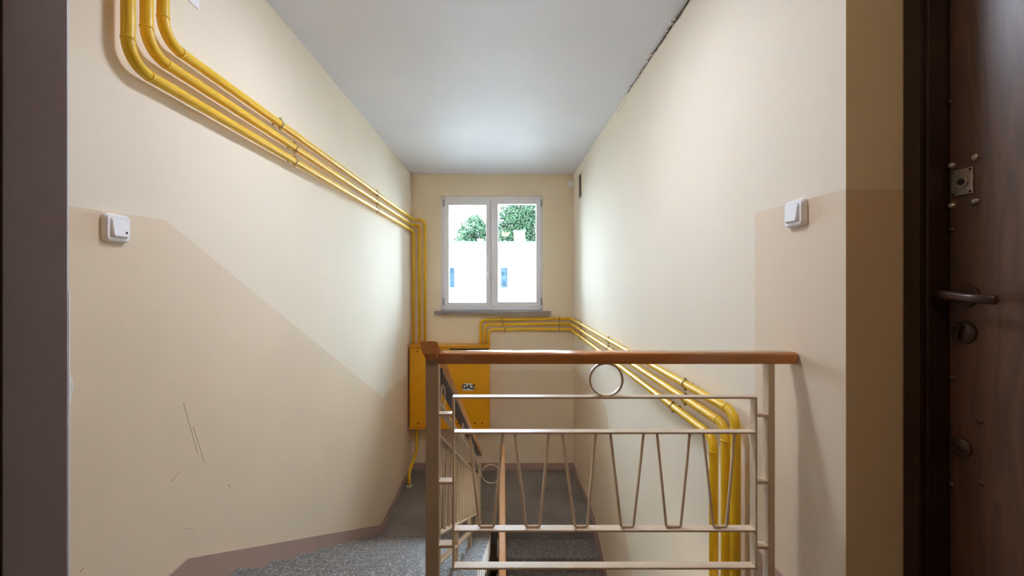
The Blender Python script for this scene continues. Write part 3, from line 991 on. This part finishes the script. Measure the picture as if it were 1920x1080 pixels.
for px0, px1, py in ((965, 985, 431), (895, 905, 447)):
    m = MB().box(fx(px0), fx(px1), FY + 0.6, FY + 1.3, ft, fz(py) + 0.02)
    m.box(fx(px0) - 0.04, fx(px1) + 0.04, FY + 0.56, FY + 1.34, fz(py) - 0.08, fz(py) + 0.02)
    obj('chimney', m, M_FACADE, bld)

def tree(cx, cy, base, lobes, label, nleaf, size, grow=1.0, lift=0.0):
    c0 = Vector(lobes[0][:3])
    lobes = [tuple(c0 + (Vector(l[:3]) - c0) * grow + Vector((0, 0, lift))) + (l[3] * grow,) for l in lobes]
    t = thing('tree', (cx, cy, base), label, 'tree', 'trees behind the white house')
    m = MB()
    top = lobes[0][2]
    m.tube([(cx, cy, base), (cx + 0.1, cy, base + (top - base) * 0.5), (cx, cy + 0.1, top)], 0.28, 10)
    for lx, ly, lz, lr in lobes:
        m.tube([(cx, cy, base + (top - base) * 0.6), (lx, ly, lz)], 0.09, 6)
    obj('trunk', m, M_TRUNK, t)
    vs, fs = [], []
    tot = sum(l[3] ** 2 for l in lobes)
    for lx, ly, lz, lr in lobes:
        for i in range(int(nleaf * lr * lr / tot)):
            d = Vector((random.gauss(0, 1), random.gauss(0, 1), random.gauss(0, 1))).normalized()
            p = Vector((lx, ly, lz)) + d * lr * (0.55 + 0.5 * random.random() ** 0.6)
            a = Vector((random.gauss(0, 1), random.gauss(0, 1), random.gauss(0, 1))).normalized()
            b = a.cross(d + Vector((random.gauss(0, .6), random.gauss(0, .6), random.gauss(0, .6))))
            if b.length < 1e-3:
                continue
            b.normalize()
            s = size * (0.6 + 0.8 * random.random())
            o = len(vs)
            vs += [p - a * s, p - b * s * 0.45, p + a * s, p + b * s * 0.45]
            fs.append((o, o + 1, o + 2, o + 3))
    mb = MB()
    mb.add(vs, fs)
    c = obj('crown', mb, M_LEAF, t)
    c['kind'] = 'stuff'

def T(px, py, y):
    return ((px - 941) * y / F, -(py - 531) * y / F)
ya = 44.0
a = T(886, 440, ya)
tree(a[0], ya, -10, [(a[0], ya, a[1] + 0.2, 1.25), (a[0] - 0.6, ya - .4, a[1] - 0.6, 1.0), (a[0] + 0.8, ya + .3, a[1] - 0.3, 1.1), (a[0] + .3, ya, a[1] + 0.9, 0.75), (a[0] + 1.4, ya, a[1] - 0.8, 0.9)], 'small round green tree left of the window mullion behind the house', 5600, 0.13, 1.15, 0.3)
yb2 = 47.0
a = T(972, 425, yb2)
tree(a[0], yb2, -10, [(a[0], yb2, a[1], 1.6), (a[0] - 1.3, yb2 - .6, a[1] - 0.6, 1.35), (a[0] + 1.5, yb2 + .3, a[1] - 0.4, 1.5), (a[0] + .4, yb2, a[1] + 1.3, 1.3), (a[0] - 0.9, yb2, a[1] + 0.8, 1.0), (a[0] + 1.4, yb2, a[1] + 0.9, 1.0), (a[0] - 1.6, yb2, a[1] - 1.4, 1.2), (a[0] + 0.4, yb2 - .5, a[1] - 1.4, 1.3)], 'tall broad green tree behind the chimney in the right casement', 12000, 0.15, 1.18, 0.5)
